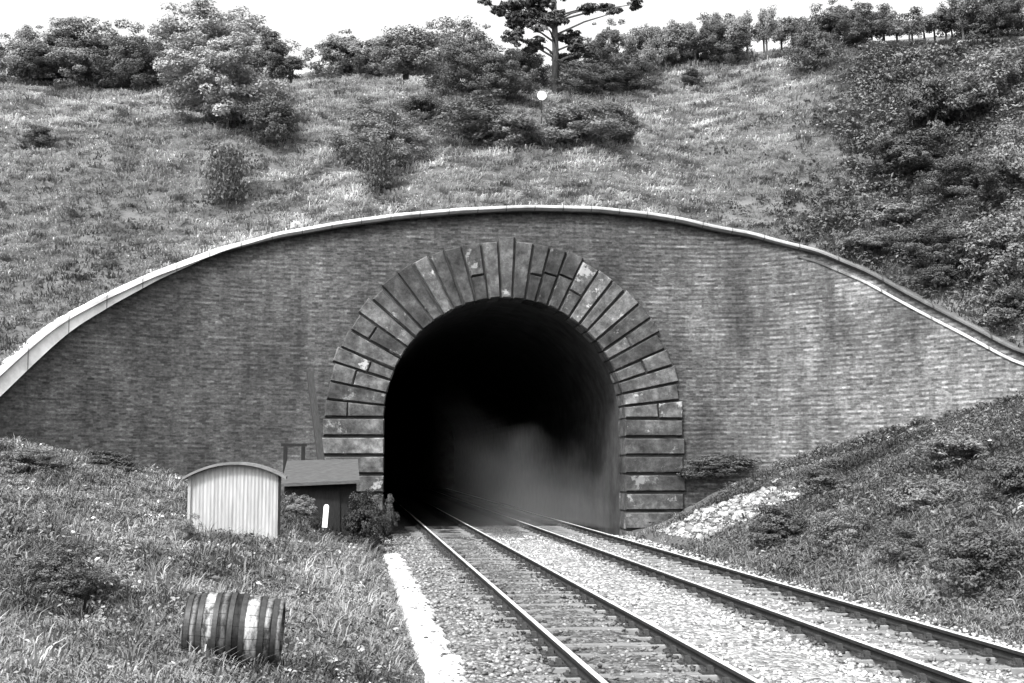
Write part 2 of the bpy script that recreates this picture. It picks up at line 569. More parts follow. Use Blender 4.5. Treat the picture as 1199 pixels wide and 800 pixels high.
def stones(P, R, tone, name, mat):
    n = len(P)
    S = R[:, None, None] * (1 + 0.35 * RNG.standard_normal((n, 12, 1)).clip(-1, 1)) * np.stack([RNG.uniform(.7, 1.3, n), RNG.uniform(.7, 1.3, n), RNG.uniform(.5, .9, n)], -1)[:, None]
    V = P[:, None] + IV[None] * S
    Fc = (np.arange(n)[:, None, None] * 12 + IF[None]).reshape(-1, 3)
    me = np_mesh(name, V.reshape(-1, 3), Fc, mat, np.repeat(tone, 12))
    return link(bpy.data.objects.new(name, me))


n = 26000
yy = 9 + (40 - 9) * RNG.random(n) ** 1.7
xx = RNG.uniform(BX0 - 0.05, BX1 + 0.1, n)
keep = np.ones(n, bool)
for c in (TR1, TR2):
    for s in (-1, 1): keep &= np.abs(xx - (c + s * GAUGE / 2)) > 0.11
four = np.abs(xx - TR1) < 0.72
keep &= ~((four | (np.abs(xx - TR2) < .72)) & (RNG.random(n) < 0.5))
xx, yy, four = xx[keep], yy[keep], four[keep]
tone = np.min([.2 + .8 * smooth(.14, .42, np.abs(xx - q)) for q in _r], 0) * RNG.uniform(0.07, 0.46, len(xx)) * np.where(four, 0.55, 1.0) * (0.5 + 0.45 * smooth(TR1 - 1.1, TR1 + 1.2, xx)) * np.where((np.abs(xx - TR2) < .72), .75, 1.0)  # stones darkened near rails too, dust and rail shade in one tone
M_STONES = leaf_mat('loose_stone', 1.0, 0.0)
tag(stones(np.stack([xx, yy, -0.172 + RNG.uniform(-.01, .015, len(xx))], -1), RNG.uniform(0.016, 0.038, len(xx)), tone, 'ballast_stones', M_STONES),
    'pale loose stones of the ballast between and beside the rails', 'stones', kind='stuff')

# ------------------------------------------------------------------ tunnel portal
ZS = float(on_y(592, 490, YP)[2])
RI = abs(float(on_y(733, 500, YP)[0] - on_y(452, 500, YP)[0])) / 2
RO = RI + 1.93
RM = RI + 1.0
portal = empty('tunnel_portal', (XC, YP, 0), 0, 'curved sooty brick tunnel portal with radiating stone arch and pale coping', 'tunnel portal')
XL, XR = XC - 21.5, XC + 14.8
cols = np.unique(np.concatenate([np.linspace(XL, XR, 330), XC + RM * np.cos(np.linspace(0, np.pi, 121)), [XC - RM, XC + RM]]))
arc = np.zeros(len(cols)); wy = wall_y(cols)
arc[1:] = np.cumsum(np.hypot(np.diff(cols), np.diff(wy))); arc -= np.interp(XC, cols, arc)
# front and back surfaces, cell by cell
mbv, mbf, mbuv = [], [], []
NZ = 14


def wall_strip(i, off):
    a, b = cols[i], cols[i + 1]
    rows = []
    for X, s in ((a, arc[i]), (b, arc[i + 1])):
        dx = X - XC
        inside = abs((a + b) / 2 - XC) < RM
        lo = ZS + math.sqrt(max(0, RM ** 2 - dx ** 2)) if inside else -1.2
        hi = float(cope_z(X)) - 0.1
        zz = np.linspace(lo, max(hi, lo + 0.01), NZ)
        d = (float(wall_y(X + .01)) - float(wall_y(X - .01))) / .02
        nn = np.array([d, -1.0]) / math.hypot(d, 1)      # front normal
        rows.append((X - nn[0] * off - XC, float(wall_y(X)) - nn[1] * off - YP, zz, s))
    base = len(mbv)
    for (x, y, zz, s) in rows:
        for z in zz: mbv.append((x, y, z)); mbuv.append((s, z))
    for k in range(NZ - 1):
        q = [base + k, base + NZ + k, base + NZ + k + 1, base + k + 1]
        mbf.append(q if off == 0 else q[::-1])


for off in (0.0, 0.8):
    for i in range(len(cols) - 1): wall_strip(i, off)
me = np_mesh('brick_wall', np.array(mbv), np.array(mbf), M_BRICK, uv=np.array(mbuv))
link(bpy.data.objects.new('brick_wall', me), portal)

# coping swept along the wall top
gx = np.linspace(XL, XR, 260)
P = np.stack([gx, wall_y(gx), cope_z(gx)], -1)
T = np.gradient(P, axis=0); T /= np.linalg.norm(T, axis=1)[:, None]
Nn = np.stack([T[:, 1], -T[:, 0], 0 * gx], -1); Nn /= np.linalg.norm(Nn, axis=1)[:, None]
B = np.cross(T, Nn) * -1
B[B[:, 2] < 0] *= -1
P_, N_, B_ = P, Nn, B


def sweep(prof, name, mat, x0=-1e9, wide=0.0):
    m = len(prof)
    sel = gx > x0
    P, Nn, B = P_[sel], N_[sel], B_[sel]
    gx2 = gx[sel]
    hf = 1 + (5.0 * (1 - smooth(XC - 15.5, XC - 7, gx2)) if wide else 0) + 0 * gx2
    wf = 1 + wide * smooth(XC - 8, XC - 16, gx2)
    V = (P[:, None] + Nn[:, None] * (np.array([p[0] for p in prof])[None, :] * np.where(np.array([p[0] for p in prof])[None, :] < 0, wf[:, None], 1.0))[:, :, None] + B[:, None] * (np.array([p[1] for p in prof])[None, :] * np.where(np.array([(p[1] < -.05 and p[0] > 0.05) for p in prof])[None, :], hf[:, None], 1.0))[:, :, None]).reshape(-1, 3)
    V = V - np.array([XC, YP, 0])
    f = []
    for i in range(len(gx2) - 1):
        for k in range(m):
            f.append([i * m + k, (i + 1) * m + k, (i + 1) * m + (k + 1) % m, i * m + (k + 1) % m])
    mb = MB(); mb.add(V, f + [list(range(m)), [(len(gx2) - 1) * m + k for k in range(m)][::-1]])
    return mb.build(name, mat, portal)


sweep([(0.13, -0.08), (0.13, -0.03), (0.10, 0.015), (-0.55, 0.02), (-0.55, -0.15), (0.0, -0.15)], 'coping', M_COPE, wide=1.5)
sweep([(0.05, -0.42), (0.05, -0.36), (-0.05, -0.34), (-0.05, -0.42)], 'string_course', cope_mat('string_stone', [(0.0, .06), (0.82, .06), (0.86, .34), (1.0, .34)]), x0=float(XC + 9.6))

# voussoirs and jamb stones: one mesh each
NV = 31
def vouss(a0, a1, jit, RI=RI, RO=RO, dy=0.0):
    """block between two angles, with chamfered face"""
    mb = MB(); g = float(RNG.uniform(.018, .035)); yf, yb = -0.16 + dy, 0.9
    am = (a0 + a1) / 2
    def ring(r0, r1, ga, y):
        return [(r * math.cos(a), y, ZS + r * math.sin(a)) for r, a in ((r0, a0 + ga / r0), (r1, a0 + ga / r1), (r1, a1 - ga / r1), (r0, a1 - ga / r0))]
    ro = RO + jit
    r1 = ring(RI + 0.04, ro - 0.04, g + 0.035, yf)
    r2 = ring(RI, ro, g, yf + 0.08)
    r3 = ring(RI, ro, g, yb)
    v = [tuple(c + float(RNG.uniform(-.016, .016)) for c in p) for p in r1 + r2] + r3
    f = [[0, 1, 2, 3]]
    for k in range(4):
        j = (k + 1) % 4
        f += [[k, k + 4, j + 4, j], [k + 4, k + 8, j + 8, j + 4]]
    f += [[11, 10, 9, 8]]
    mb.add(v, f)
    return mb


def stone_part(mb, name, tone):
    o = mb.build(name, M_STONE, portal)
    a = o.data.attributes.new('tone', 'FLOAT', 'POINT')
    a.data.foreach_set('value', np.full(len(o.data.vertices), tone, np.float32))
    return o


angs = np.linspace(0, math.pi, NV + 1) + np.concatenate([[0], RNG.uniform(-.008, .008, NV - 1), [0]])
for i in range(NV):
    mid = (angs[i] + angs[i + 1]) / 2
    tn = float(RNG.uniform(0.026, 0.072)) * (1.3 if abs(math.cos(mid)) > 0.45 else 0.85)
    jt = float(RNG.uniform(-0.08, 0.06)) + (0.06 if i == NV // 2 else 0)
    nm = 'keystone' if i == NV // 2 else 'voussoir'
    if RNG.random() < 0.3:
        rc = RI + float(RNG.uniform(.4, .62)) * (RO - RI)
        stone_part(vouss(angs[i], angs[i + 1], 0, RI, rc - .012), nm, tn * float(RNG.choice([.8, 1.0, 4.0])))
        stone_part(vouss(angs[i], angs[i + 1], jt, rc + .012, RO, float(RNG.uniform(-.03, .02))), nm, tn)
    else:
        stone_part(vouss(angs[i], angs[i + 1], jt), nm, tn)
h = (ZS + 0.4) / 6.5
for s in (-1, 1):
    for k in range(7):
        z0, z1 = ZS - (k + 1) * h + 0.04, ZS - k * h - 0.04
        xa, xb = RI, RO + 0.05 + (0.04 if k % 2 else -0.03)
        mb = MB(); v = []
        for (y, i) in ((-0.16, 0.04), (-0.08, 0.0), (0.9, 0.0)):
            v += [(s * (xa + i), y, z0 + i), (s * (xb - i), y, z0 + i), (s * (xb - i), y, z1 - i), (s * (xa + i), y, z1 - i)]
        f = [[0, 1, 2, 3], [11, 10, 9, 8]]
        for a in range(4):
            j = (a + 1) % 4
            f += [[a, a + 4, j + 4, j], [a + 4, a + 8, j + 8, j + 4]]
        mb.add(v, f)
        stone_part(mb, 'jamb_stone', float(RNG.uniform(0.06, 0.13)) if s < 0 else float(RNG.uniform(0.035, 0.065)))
# dark mortar bed behind the stones
mb = MB(); pr = [(-1, -0.5)] ; ring_i, ring_o = [], []
aa = np.linspace(0, math.pi, 49)
inner = [(RI + .03, -0.5)] + [((RI + .03) * math.cos(a), ZS + (RI + .03) * math.sin(a)) for a in aa] + [(-RI - .03, -0.5)]
outer = [(RO - .12, -0.5)] + [((RO - .12) * math.cos(a), ZS + (RO - .12) * math.sin(a)) for a in aa] + [(-RO + .12, -0.5)]
m = len(inner)
v = [(x, -0.035, z) for x, z in inner] + [(x, -0.035, z) for x, z in outer] + [(x, 0.7, z) for x, z in inner] + [(x, 0.7, z) for x, z in outer]
f = []
for i in range(m - 1):
    f += [[i, m + i, m + i + 1, i + 1], [i, i + 1, 2 * m + i + 1, 2 * m + i], [m + i, 3 * m + i, 3 * m + i + 1, m + i + 1]]
mb.add(v, f); mb.build('arch_backing', M_LINING, portal)
# tunnel lining
prof = [(RI + .02, -0.6)] + [((RI + .02) * math.cos(a), ZS + (RI + .02) * math.sin(a)) for a in np.linspace(0, math.pi, 41)] + [(-RI - .02, -0.6)]
yl = np.linspace(0.75, 70, 30)
V = np.array([(x, y, z) for y in yl for x, z in prof]); m = len(prof)
f = [[i * m + k, i * m + k + 1, (i + 1) * m + k + 1, (i + 1) * m + k] for i in range(len(yl) - 1) for k in range(m - 1)]
mb = MB(); mb.add(V, f)
mb.add([(x, 70, z) for x, z in prof], [list(range(m))])
mb.build('tunnel_lining', M_LINING, portal)

# drifting smoke inside the tunnel mouth
ms = NT('smoke'); ms.t.nodes.remove(ms.b)
vol = ms.n('VolumePrincipled'); vol.inputs['Color'].default_value = (.8, .8, .8, 1)
co = ms.coord('Object')
nz = ms.noise(co, 0.55, 5, 0.55)
sx = ms.n('SeparateXYZ'); ms.l(co, sx.inputs[0])
top = ms.math('ADD', ms.math('MULTIPLY', sx.outputs['X'], -0.45), 0.95)          # upper edge falls to the right
dz = ms.math('SUBTRACT', ms.math('ADD', top, ms.math('MULTIPLY', ms.math('SUBTRACT', nz, 0.5), 3.4)), sx.outputs['Z'])
edge = ms.math('MULTIPLY', dz, 0.65, True)
lf0 = ms.math('MULTIPLY', ms.math('ADD', sx.outputs['X'], 3.1), 0.3, True)
lf = ms.math('MULTIPLY', lf0, lf0)
den = ms.math('MULTIPLY', ms.math('MULTIPLY', edge, lf), ms.math('MULTIPLY', ms.ramp(nz, [(0.3, 0.3), (0.7, 1.0)]), 0.052))
ms.l(den, vol.inputs['Density']); ms.l(vol.outputs[0], ms.t.nodes['Material Output'].inputs['Volume'])
mb = MB(); mb.box((0, 0, 0), (6.3, 7.0, 5.2))
so = mb.build('smoke', ms.m, loc=(XC + 0.62, YP + 4.6, 2.5))
tag(so, 'thin grey smoke drifting inside the tunnel mouth', 'smoke', kind='stuff')

# ------------------------------------------------------------------ tracks
def rail_prof():
    pts = [(-.034, -.145), (.034, -.145), (.034, -.120), (.010, -.108), (.010, -.055), (.035, -.045), (.035, -.006), (.026, 0), (-.026, 0), (-.035, -.006), (-.035, -.045), (-.010, -.055), (-.010, -.108), (-.034, -.120)]
    return pts


def make_track(xc, label):
    t = empty('railway_track', (xc, 0, 0), 0, label, 'railway track', 'parallel railway tracks')
    pr = rail_prof(); m = len(pr)
    for s in (-1, 1):
        mb = MB()
        v = [(s * GAUGE / 2 + x, y, z) for y in (1.0, 20.0, 38.0, YP + 60) for x, z in pr]
        for i in range(3):
            for k in range(m):
                j = (k + 1) % m
                mb.add([v[i * m + k], v[i * m + j], v[(i + 1) * m + j], v[(i + 1) * m + k]], [[0, 1, 2, 3]], 1 if k in (6, 7, 8) else 0)
        mb.build('rail', [M_RUST, M_SHINE], t)
    sl = ch = None
    for k in range(50):
        y = 8.6 + k * 0.762 + random.uniform(-.03, .03)
        if sl is None:
            mb = MB(); mb.box((0, 0, -0.065), (2.59, 0.25, 0.13)); sl = mb.build('sleeper', M_SLEEPER, t, bevel=0.012)
            so_ = sl
            mb = MB()
            mb.box((0, 0, 0.012), (0.36, 0.19, 0.026)); mb.box((-0.075, 0, 0.05), (0.07, 0.12, 0.07), taper=.75); mb.box((0.075, 0, 0.05), (0.07, 0.12, 0.07), taper=.75)
            for a in (-.14, .14): mb.tube([(a, 0.04, 0.02), (a, 0.04, 0.055)], [.022, .018], 6); mb.tube([(a, -0.04, 0.02), (a, -0.04, 0.055)], [.022, .018], 6)
            mb.box((0.05, 0, 0.095), (0.035, 0.17, 0.055))
            ch = mb.build('rail_chair', M_CHAIR, sl); ch.location = (-GAUGE / 2, 0, 0)
            c2 = ch.copy(); link(c2, sl); c2.location = (GAUGE / 2, 0, 0)
        else:
            so_ = sl.copy(); link(so_, t)
            for q in (-1, 1):
                c2 = ch.copy(); link(c2, so_); c2.location = (q * GAUGE / 2, 0, 0)
        so_.location = (random.uniform(-.04, .04), y, -0.165 + random.uniform(-.012, .012))
        so_.rotation_euler = (0, 0, random.uniform(-.012, .012))
    return t


make_track(TR1, 'sooty near railway track running into the left side of the tunnel')
make_track(TR2, 'railway track on pale ballast beside the right hand bank')

# ------------------------------------------------------------------ lamp hut
hp = at_depth(272, 634, 27.0)
HW, HD, HH, RISE = 1.84, 1.7, 1.62, 0.24
hz = hp[2] - 0.25
HH = float(at_depth(272, 557, 27.0)[2] - hz)
hut = empty('lamp_hut', (hp[0], hp[1] + HD / 2, hz), math.radians(2), 'small pale corrugated hut with a curved roof on the left bank', 'hut')
mb = MB()
N = 240
fr = []
for i in range(N + 1):
    u = -1 + 2 * i / N; x = u * HW / 2
    c = 0.0035 * math.sin(x / 0.076 * 2 * math.pi)
    fr.append((x, c, HH + RISE * (1 - u * u)))
for yb, sg in ((-HD / 2, 1), (HD / 2, -1)):
    vs = []
    for x, c, zt in fr: vs += [(x, yb - c * sg, 0), (x, yb - c * sg, zt - 0.02)]
    mb.add(vs, [[2 * i, 2 * i + 2, 2 * i + 3, 2 * i + 1][::sg] for i in range(N)])
for sx_ in (-1, 1):
    vs = []
    for i in range(N + 1):
        y = -HD / 2 + HD * i / N; c = 0.0035 * math.sin(y / 0.076 * 2 * math.pi)
        vs += [(sx_ * (HW / 2 + c), y, 0), (sx_ * (HW / 2 + c), y, HH)]
    mb.add(vs, [[2 * i, 2 * i + 2, 2 * i + 3, 2 * i + 1] for i in range(N)])
mb.build('body', M_IRON, hut)
for sx_ in (-1, 1):
    mb = MB(); mb.box((sx_ * (HW / 2 + 0.012), -HD / 2 - 0.012, HH / 2), (0.06, 0.06, HH)); mb.build('corner_post', M_DARKWOOD if sx_ > 0 else M_IRON, hut, bevel=.006)  # right post coloured dark to imitate the shaded edge of the hut
mb = MB(); RW = HW / 2 + 0.15; vs = []
for i in range(41):
    u = -1 + 2 * i / 40; x = u * RW; z = HH + RISE * 1.32 * (1 - u * u) - 0.085
    for y in (-HD / 2 - 0.16, HD / 2 + 0.16): vs += [(x, y, z), (x, y, z + 0.055)]
for i in range(40):
    b = i * 4; mb.f += []
    mb_f = [[b, b + 4, b + 6, b + 2][::-1], [b + 1, b + 5, b + 7, b + 3], [b, b + 1, b + 5, b + 4][::-1], [b + 2, b + 6, b + 7, b + 3][::-1]]
    if i == 0: fs = []
    fs += mb_f
fs += [[0, 2, 3, 1], [160, 161, 163, 162]]
mb.add(vs, fs); mb.build('roof', M_ROOF, hut)

# ------------------------------------------------------------------ barrel
def barrel_mat():
    m = NT('barrel_staves'); co = m.coord('Object')
    sx = m.n('SeparateXYZ'); m.l(co, sx.inputs[0])
    f = m.noise(co, 7, 5, 0.65)
    x = m.math('ADD', sx.outputs['X'], m.math('MULTIPLY', m.math('SUBTRACT', f, 0.5), 0.03))
    nx = m.n('MapRange'); nx.inputs['From Min'].default_value = -0.43; nx.inputs['From Max'].default_value = 0.43; m.l(x, nx.inputs[0])
    r = m.n('ValToRGB'); r.color_ramp.interpolation = 'LINEAR'; e = r.color_ramp.elements
    st = [(0, .03), (.07, .03), (.09, .22), (.13, .03), (.19, .03), (.215, .42), (.295, .40), (.32, .03), (.375, .035), (.395, .13), (.42, .10), (.445, .02), (.62, .02), (.645, .46), (.745, .42), (.77, .03), (.82, .03), (.845, .28), (.875, .26), (.90, .03), (.945, .03), (.96, .3), (1, .3)]
    while len(e) < len(st): e.new(.5)
    for el, (p, v) in zip(e, st): el.position = p; el.color = (v, v, v, 1)
    m.l(nx.outputs[0], r.inputs[0])
    a = m.math('ARCTAN2', sx.outputs['Y'], sx.outputs['Z'])
    stv = m.math('FRACT', m.math('MULTIPLY', a, 18 / (2 * math.pi)))
    gap = m.math('LESS_THAN', stv, 0.07)
    g = m.math('MULTIPLY', r.outputs[0], m.ramp(m.noise(m.coord('Object', (3, 1.2, 1.2)), 3.5, 6, 0.7), [(0.40, 0.06), (0.52, 0.45), (0.64, 0.9)]))
    g = m.math('MULTIPLY', g, m.math('SUBTRACT', 1.0, m.math('MULTIPLY', gap, 0.6)))
    m.base(g); m.bump(m.math('SUBTRACT', f, gap), 0.4, 0.01)
    return m.m


DB = 11.6
pL, pR = at_depth(220, 729, DB), at_depth(329, 735, DB + 0.08)
ctr = (pL + pR) / 2; axis = Vector(pR - pL); BL = 0.86
RE, RB = 0.27, 0.312
bar = bpy.data.objects.new('barrel', None); bar.empty_display_size = .3; link(bar)
bar.location = ctr - np.array([0, 0, .03]); bar.rotation_euler = axis.to_track_quat('X', 'Z').to_euler()
tag(bar, 'dark weathered barrel with white bands lying on its side in the grass', 'barrel')
def brad(x): return RE + (RB - RE) * (1 - (x / (BL / 2)) ** 2)
def lathe(prof, n=56):
    v = [(x, r * math.sin(2 * math.pi * k / n), r * math.cos(2 * math.pi * k / n)) for x, r in prof for k in range(n)]
    f = [[i * n + k, i * n + (k + 1) % n, (i + 1) * n + (k + 1) % n, (i + 1) * n + k] for i in range(len(prof) - 1) for k in range(n)]
    return v, f
mb = MB(); xs_ = np.linspace(-BL / 2, BL / 2, 31)
pr = [(-BL / 2 + .035, 0.001), (-BL / 2 + .035, RE - .03), (-BL / 2, RE - .025)] + [(x, brad(x)) for x in xs_] + [(BL / 2, RE - .025), (BL / 2 - .035, RE - .03), (BL / 2 - .035, .001)]
mb.add(*lathe(pr)); mb.build('body', barrel_mat(), bar, sm=True)
M_HOOP = simple('hoop_iron', 0.012, 0.04, 14, rough=0.5)
for x in (-.395, -.285, -.15, -.015, .09, .26, .37):
    mb = MB(); wd = .022
    mb.add(*lathe([(x - wd, brad(x - wd) - .004), (x - wd, brad(x - wd) + .007), (x + wd, brad(x + wd) + .007), (x + wd, brad(x + wd) - .004)]))
    mb.build('hoop', M_HOOP, bar)
pk = ground_hit(342, 768)
mb = MB(); mb.box((0, 0, 0), (0.42, 0.10, 0.03), Matrix.Rotation(math.radians(8), 3, 'Z'))
o = mb.build('plank', M_GREYWOOD, bevel=.005, loc=pk + np.array([-.05, 0, .03]))
tag(o, 'short grey plank lying in the grass against the barrel', 'plank')

# ------------------------------------------------------------------ lean-to, timber, posts
DS = 37.5
a, b = at_depth(329, 570, DS - 0.6), at_depth(421, 566, DS - 0.6)
c, d_ = at_depth(336, 543, DS + 0.9), at_depth(419, 541, DS + 0.9)
shed = empty('lean_to', ((a[0] + b[0]) / 2, DS, -0.2), 0, 'low dark lean-to shed with a grey sloping roof beside the left jamb', 'shed')
base = Vector(((a[0] + b[0]) / 2, DS, -0.2))
mb = MB(); th = 0.09
q = [Vector(p) - base for p in (a, b, d_, c)]
mb.add([p for p in q] + [p + Vector((0, 0, th)) for p in q], [[3, 2, 1, 0], [4, 5, 6, 7], [0, 1, 5, 4], [1, 2, 6, 5], [2, 3, 7, 6], [3, 0, 4, 7]])
mb.build('roof', M_GREYWOOD, shed)
W2 = (b[0] - a[0]) / 2 - 0.08; y0_, y1_ = q[0].y + 0.22, q[3].y - 0.05
zf, zb = q[0].z + 0.04, q[3].z - 0.02
mb = MB()
mb.add([(-W2, y0_, 0), (W2, y0_, 0), (W2, y1_, 0), (-W2, y1_, 0), (-W2, y0_, zf), (W2, y0_, zf), (W2, y1_, zb), (-W2, y1_, zb)],
       [[0, 1, 5, 4], [1, 2, 6, 5], [2, 3, 7, 6], [3, 0, 4, 7]])
mb.build('wall', M_DARKWOOD, shed)
mb = MB(); mb.box((0.2, y0_ - 0.02, zf * .46), (0.75, 0.04, zf * .88)); mb.build('door', M_DARKWOOD, shed, bevel=.004)

p0, p1 = at_depth(376, 540, 38.6), at_depth(364, 445, 40.0)
mb = MB(); dv = Vector(p1 - p0)
mb.box((0, 0, dv.length / 2), (0.2, 0.14, dv.length + .6))
o = mb.build('timber_baulk', simple('old_baulk', .012, .035, 8, (5, 5, .6)), bevel=.01, loc=p0); o.rotation_euler = dv.to_track_quat('Z', 'Y').to_euler()
tag(o, 'tall dark timber baulk leaning on the brick wall beside the left jamb', 'timber')

t0 = at_depth(344, 541, 39.3)
tr = empty('trestle', t0, 0, 'low dark timber trestle against the brick wall above the lean-to roof', 'trestle')
mb = MB(); mb.box((0, 0, .52), (.78, .14, .09)); mb.build('beam', M_DARKWOOD, tr, bevel=.006)
for x in (-.26, .28):
    mb = MB(); mb.box((x, 0, .03), (.12, .12, .88)); mb.build('leg', M_DARKWOOD, tr, bevel=.006)

mp = at_depth(380.5, 614, 30.0)
mb = MB(); mb.box((0, 0, .17), (.12, .12, .5)); mb.box((0, 0, .44), (.12, .12, .04), taper=.5)
o = mb.build('marker_post', M_WHITE, bevel=.01, loc=mp); o.rotation_euler = (math.radians(-3), math.radians(4), 0)
tag(o, 'short white marker post on the bank edge in front of the lean-to', 'post')

sb = at_depth(30, 515, 37.4)
V = IV * np.array([.38, .2, .09]) * (1 + .2 * RNG.standard_normal((12, 1)))
o = link(bpy.data.objects.new('stone_slab', np_mesh('stone_slab', V, IF, M_CHALK))); o.location = sb
tag(o, 'flat white stone slab at the foot of the far left wing wall', 'stone')

# round white disc and stake, modelled from a small white spot
dp = hill_hit(634, 150)
disc = empty('round_disc', dp, 0, 'small round white disc on a thin stake among the dark scrub below the pine', 'roundel')
zc = float(at_depth(634, 112, np.dot(dp - CAM, _R @ np.array([0, 0, -1.0])))[2] - dp[2])
mb = MB(); mb.add(*[[(r * math.cos(2 * math.pi * k / 24), y - 0.1, zc + r * math.sin(2 * math.pi * k / 24)) for y in (-.02, .02) for r in (.17,) for k in range(24)], [list(range(24))[::-1], list(range(24, 48))] + [[k, (k + 1) % 24, 24 + (k + 1) % 24, 24 + k] for k in range(24)]])
mb.build('disc', M_WHITE, disc)
mb = MB(); mb.tube([(0, -.05, -.6), (0, -.05, zc + .1)], [.025, .02], 6); mb.build('stake', M_DARKWOOD, disc)

# ------------------------------------------------------------------ vegetation
def leaf_quads(P, Nrm, size, aspect=0.55):
    """diamond leaves at P facing Nrm"""
    n = len(P)
    Nrm = Nrm / np.linalg.norm(Nrm, axis=1)[:, None]
    r = RNG.standard_normal((n, 3)); a = np.cross(Nrm, r); a /= np.linalg.norm(a, axis=1)[:, None] + 1e-9
    b = np.cross(Nrm, a)
    s = size[:, None]
    V = np.stack([P - a * s, P + b * s * aspect + Nrm * s * .15, P + a * s, P - b * s * aspect + Nrm * s * .15], 1)
    return V.reshape(-1, 3), np.arange(n * 4).reshape(n, 4)


def crown_pts(n, lobes, rx, ry, rz, spread=0.35, hollow=0.55, low=0.0, clump=0.16):
    """leaf positions, normals and clump tones: boughs -> leaf clumps -> leaves; z from 0 to about 2*rz"""
    L = RNG.standard_normal((lobes, 3)); L /= np.linalg.norm(L, axis=1)[:, None]
    L *= RNG.uniform(0.30, 0.72, (lobes, 1))
    L[:, 2] = np.where(L[:, 2] < -.5, -L[:, 2], L[:, 2])
    lr = RNG.uniform(0.20, 0.46, lobes) * (1 + spread * RNG.uniform(-.6, .5, lobes))
    nc = max(12, int(lobes * 9))
    ci = RNG.choice(lobes, nc, p=lr ** 2 / np.sum(lr ** 2))
    d = RNG.standard_normal((nc, 3)); d /= np.linalg.norm(d, axis=1)[:, None]
    C = L[ci] + d * (lr[ci] * RNG.uniform(hollow, 1.08, nc))[:, None]
    out_c = C / (np.linalg.norm(C, axis=1)[:, None] + 1e-6)
    cr = RNG.uniform(.45, 1.3, nc) * clump
    li = RNG.choice(nc, n, p=cr ** 2 / np.sum(cr ** 2))
    e = RNG.standard_normal((n, 3)); e /= np.linalg.norm(e, axis=1)[:, None]
    P = C[li] + e * (cr[li] * RNG.uniform(.35, 1.0, n) ** .7)[:, None] * np.array([1.15, 1.15, .8])
    k = P[:, 2] > -0.98
    P, e, li = P[k], e[k], li[k]
    lt = RNG.uniform(0.72, 1.3, nc)[li]
    N = e * .7 + out_c[li] * .5 + 0.5 * RNG.standard_normal(e.shape) + np.array([0, 0, .35])
    return P * np.array([rx, ry, rz]) + np.array([0, 0, rz]), N, lt


def crown_mesh(name, n, lobes, rx, ry, rz, size, tone, **kw):
    P, N, lt = crown_pts(n, lobes, rx, ry, rz, **kw)
    s = RNG.uniform(0.6, 1.3, len(P)) * size
    V, Fc = leaf_quads(P, N, s)
    t = tone * lt * RNG.uniform(0.8, 1.22, len(P))
    return np_mesh(name, V, Fc, M_LEAF, np.repeat(t, 4))


TONE = {'pale': 0.21, 'mid': 0.135, 'dark': 0.074, 'deep': 0.028}  # deep: near black leaf tone in place of shade
PROTO = {}
for tn, tv in TONE.items():
    PROTO[tn] = [crown_mesh('foliage', 13000, 15 + 5 * i, 1, 1, 1, 0.034, tv, hollow=.6) for i in range(3)]
    PROTO[tn + '_open'] = [crown_mesh('foliage', 4200, 11, 1, 1, 1, 0.05, tv, hollow=0.2, spread=.7, clump=.2) for i in range(2)]
for tn, tv in list(TONE.items()):
    PROTO[tn + '_big'] = [crown_mesh('foliage', 36000, 26 + 8 * i, 1, 1, 1, 0.021, tv, spread=.6, clump=.12) for i in range(2)]
def spiky():
    n = 1800
    th = RNG.uniform(0, 2 * np.pi, n); r0 = RNG.random(n) ** .7 * .55; hgt = RNG.uniform(.3, 1.0, n) ** .8 * 2.1
    tip = np.stack([np.cos(th) * (r0 + .35 * RNG.random(n)), np.sin(th) * (r0 + .35 * RNG.random(n)), hgt], -1)
    return np_mesh('foliage', *leaf_quads(tip, RNG.standard_normal((n, 3)) + np.array([0, 0, .3]), RNG.uniform(.05, .1, n), .4), M_LEAF, np.repeat(.07 * RNG.uniform(.5, 1.5, n), 4))
PROTO['spiky'] = [spiky()]
def stem_mesh(nst, hgt, r):
    mb = MB()
    for i in range(nst):
        a = random.uniform(0, 6.28); e = random.uniform(.15, .45)
        mb.tube([(0.06 * math.cos(a), .06 * math.sin(a), -.35), (e * .4 * math.cos(a), e * .4 * math.sin(a), hgt * .5), (e * math.cos(a), e * math.sin(a), hgt)], [r, r * .7, r * .25], 5)
    o = mb.build('stem', M_BARK); me = o.data; bpy.data.objects.remove(o); return me
STEM_SHRUB = stem_mesh(5, 1.3, .035)
STEM_TREE = stem_mesh(1, 1.5, .05)
_cnt = [0]


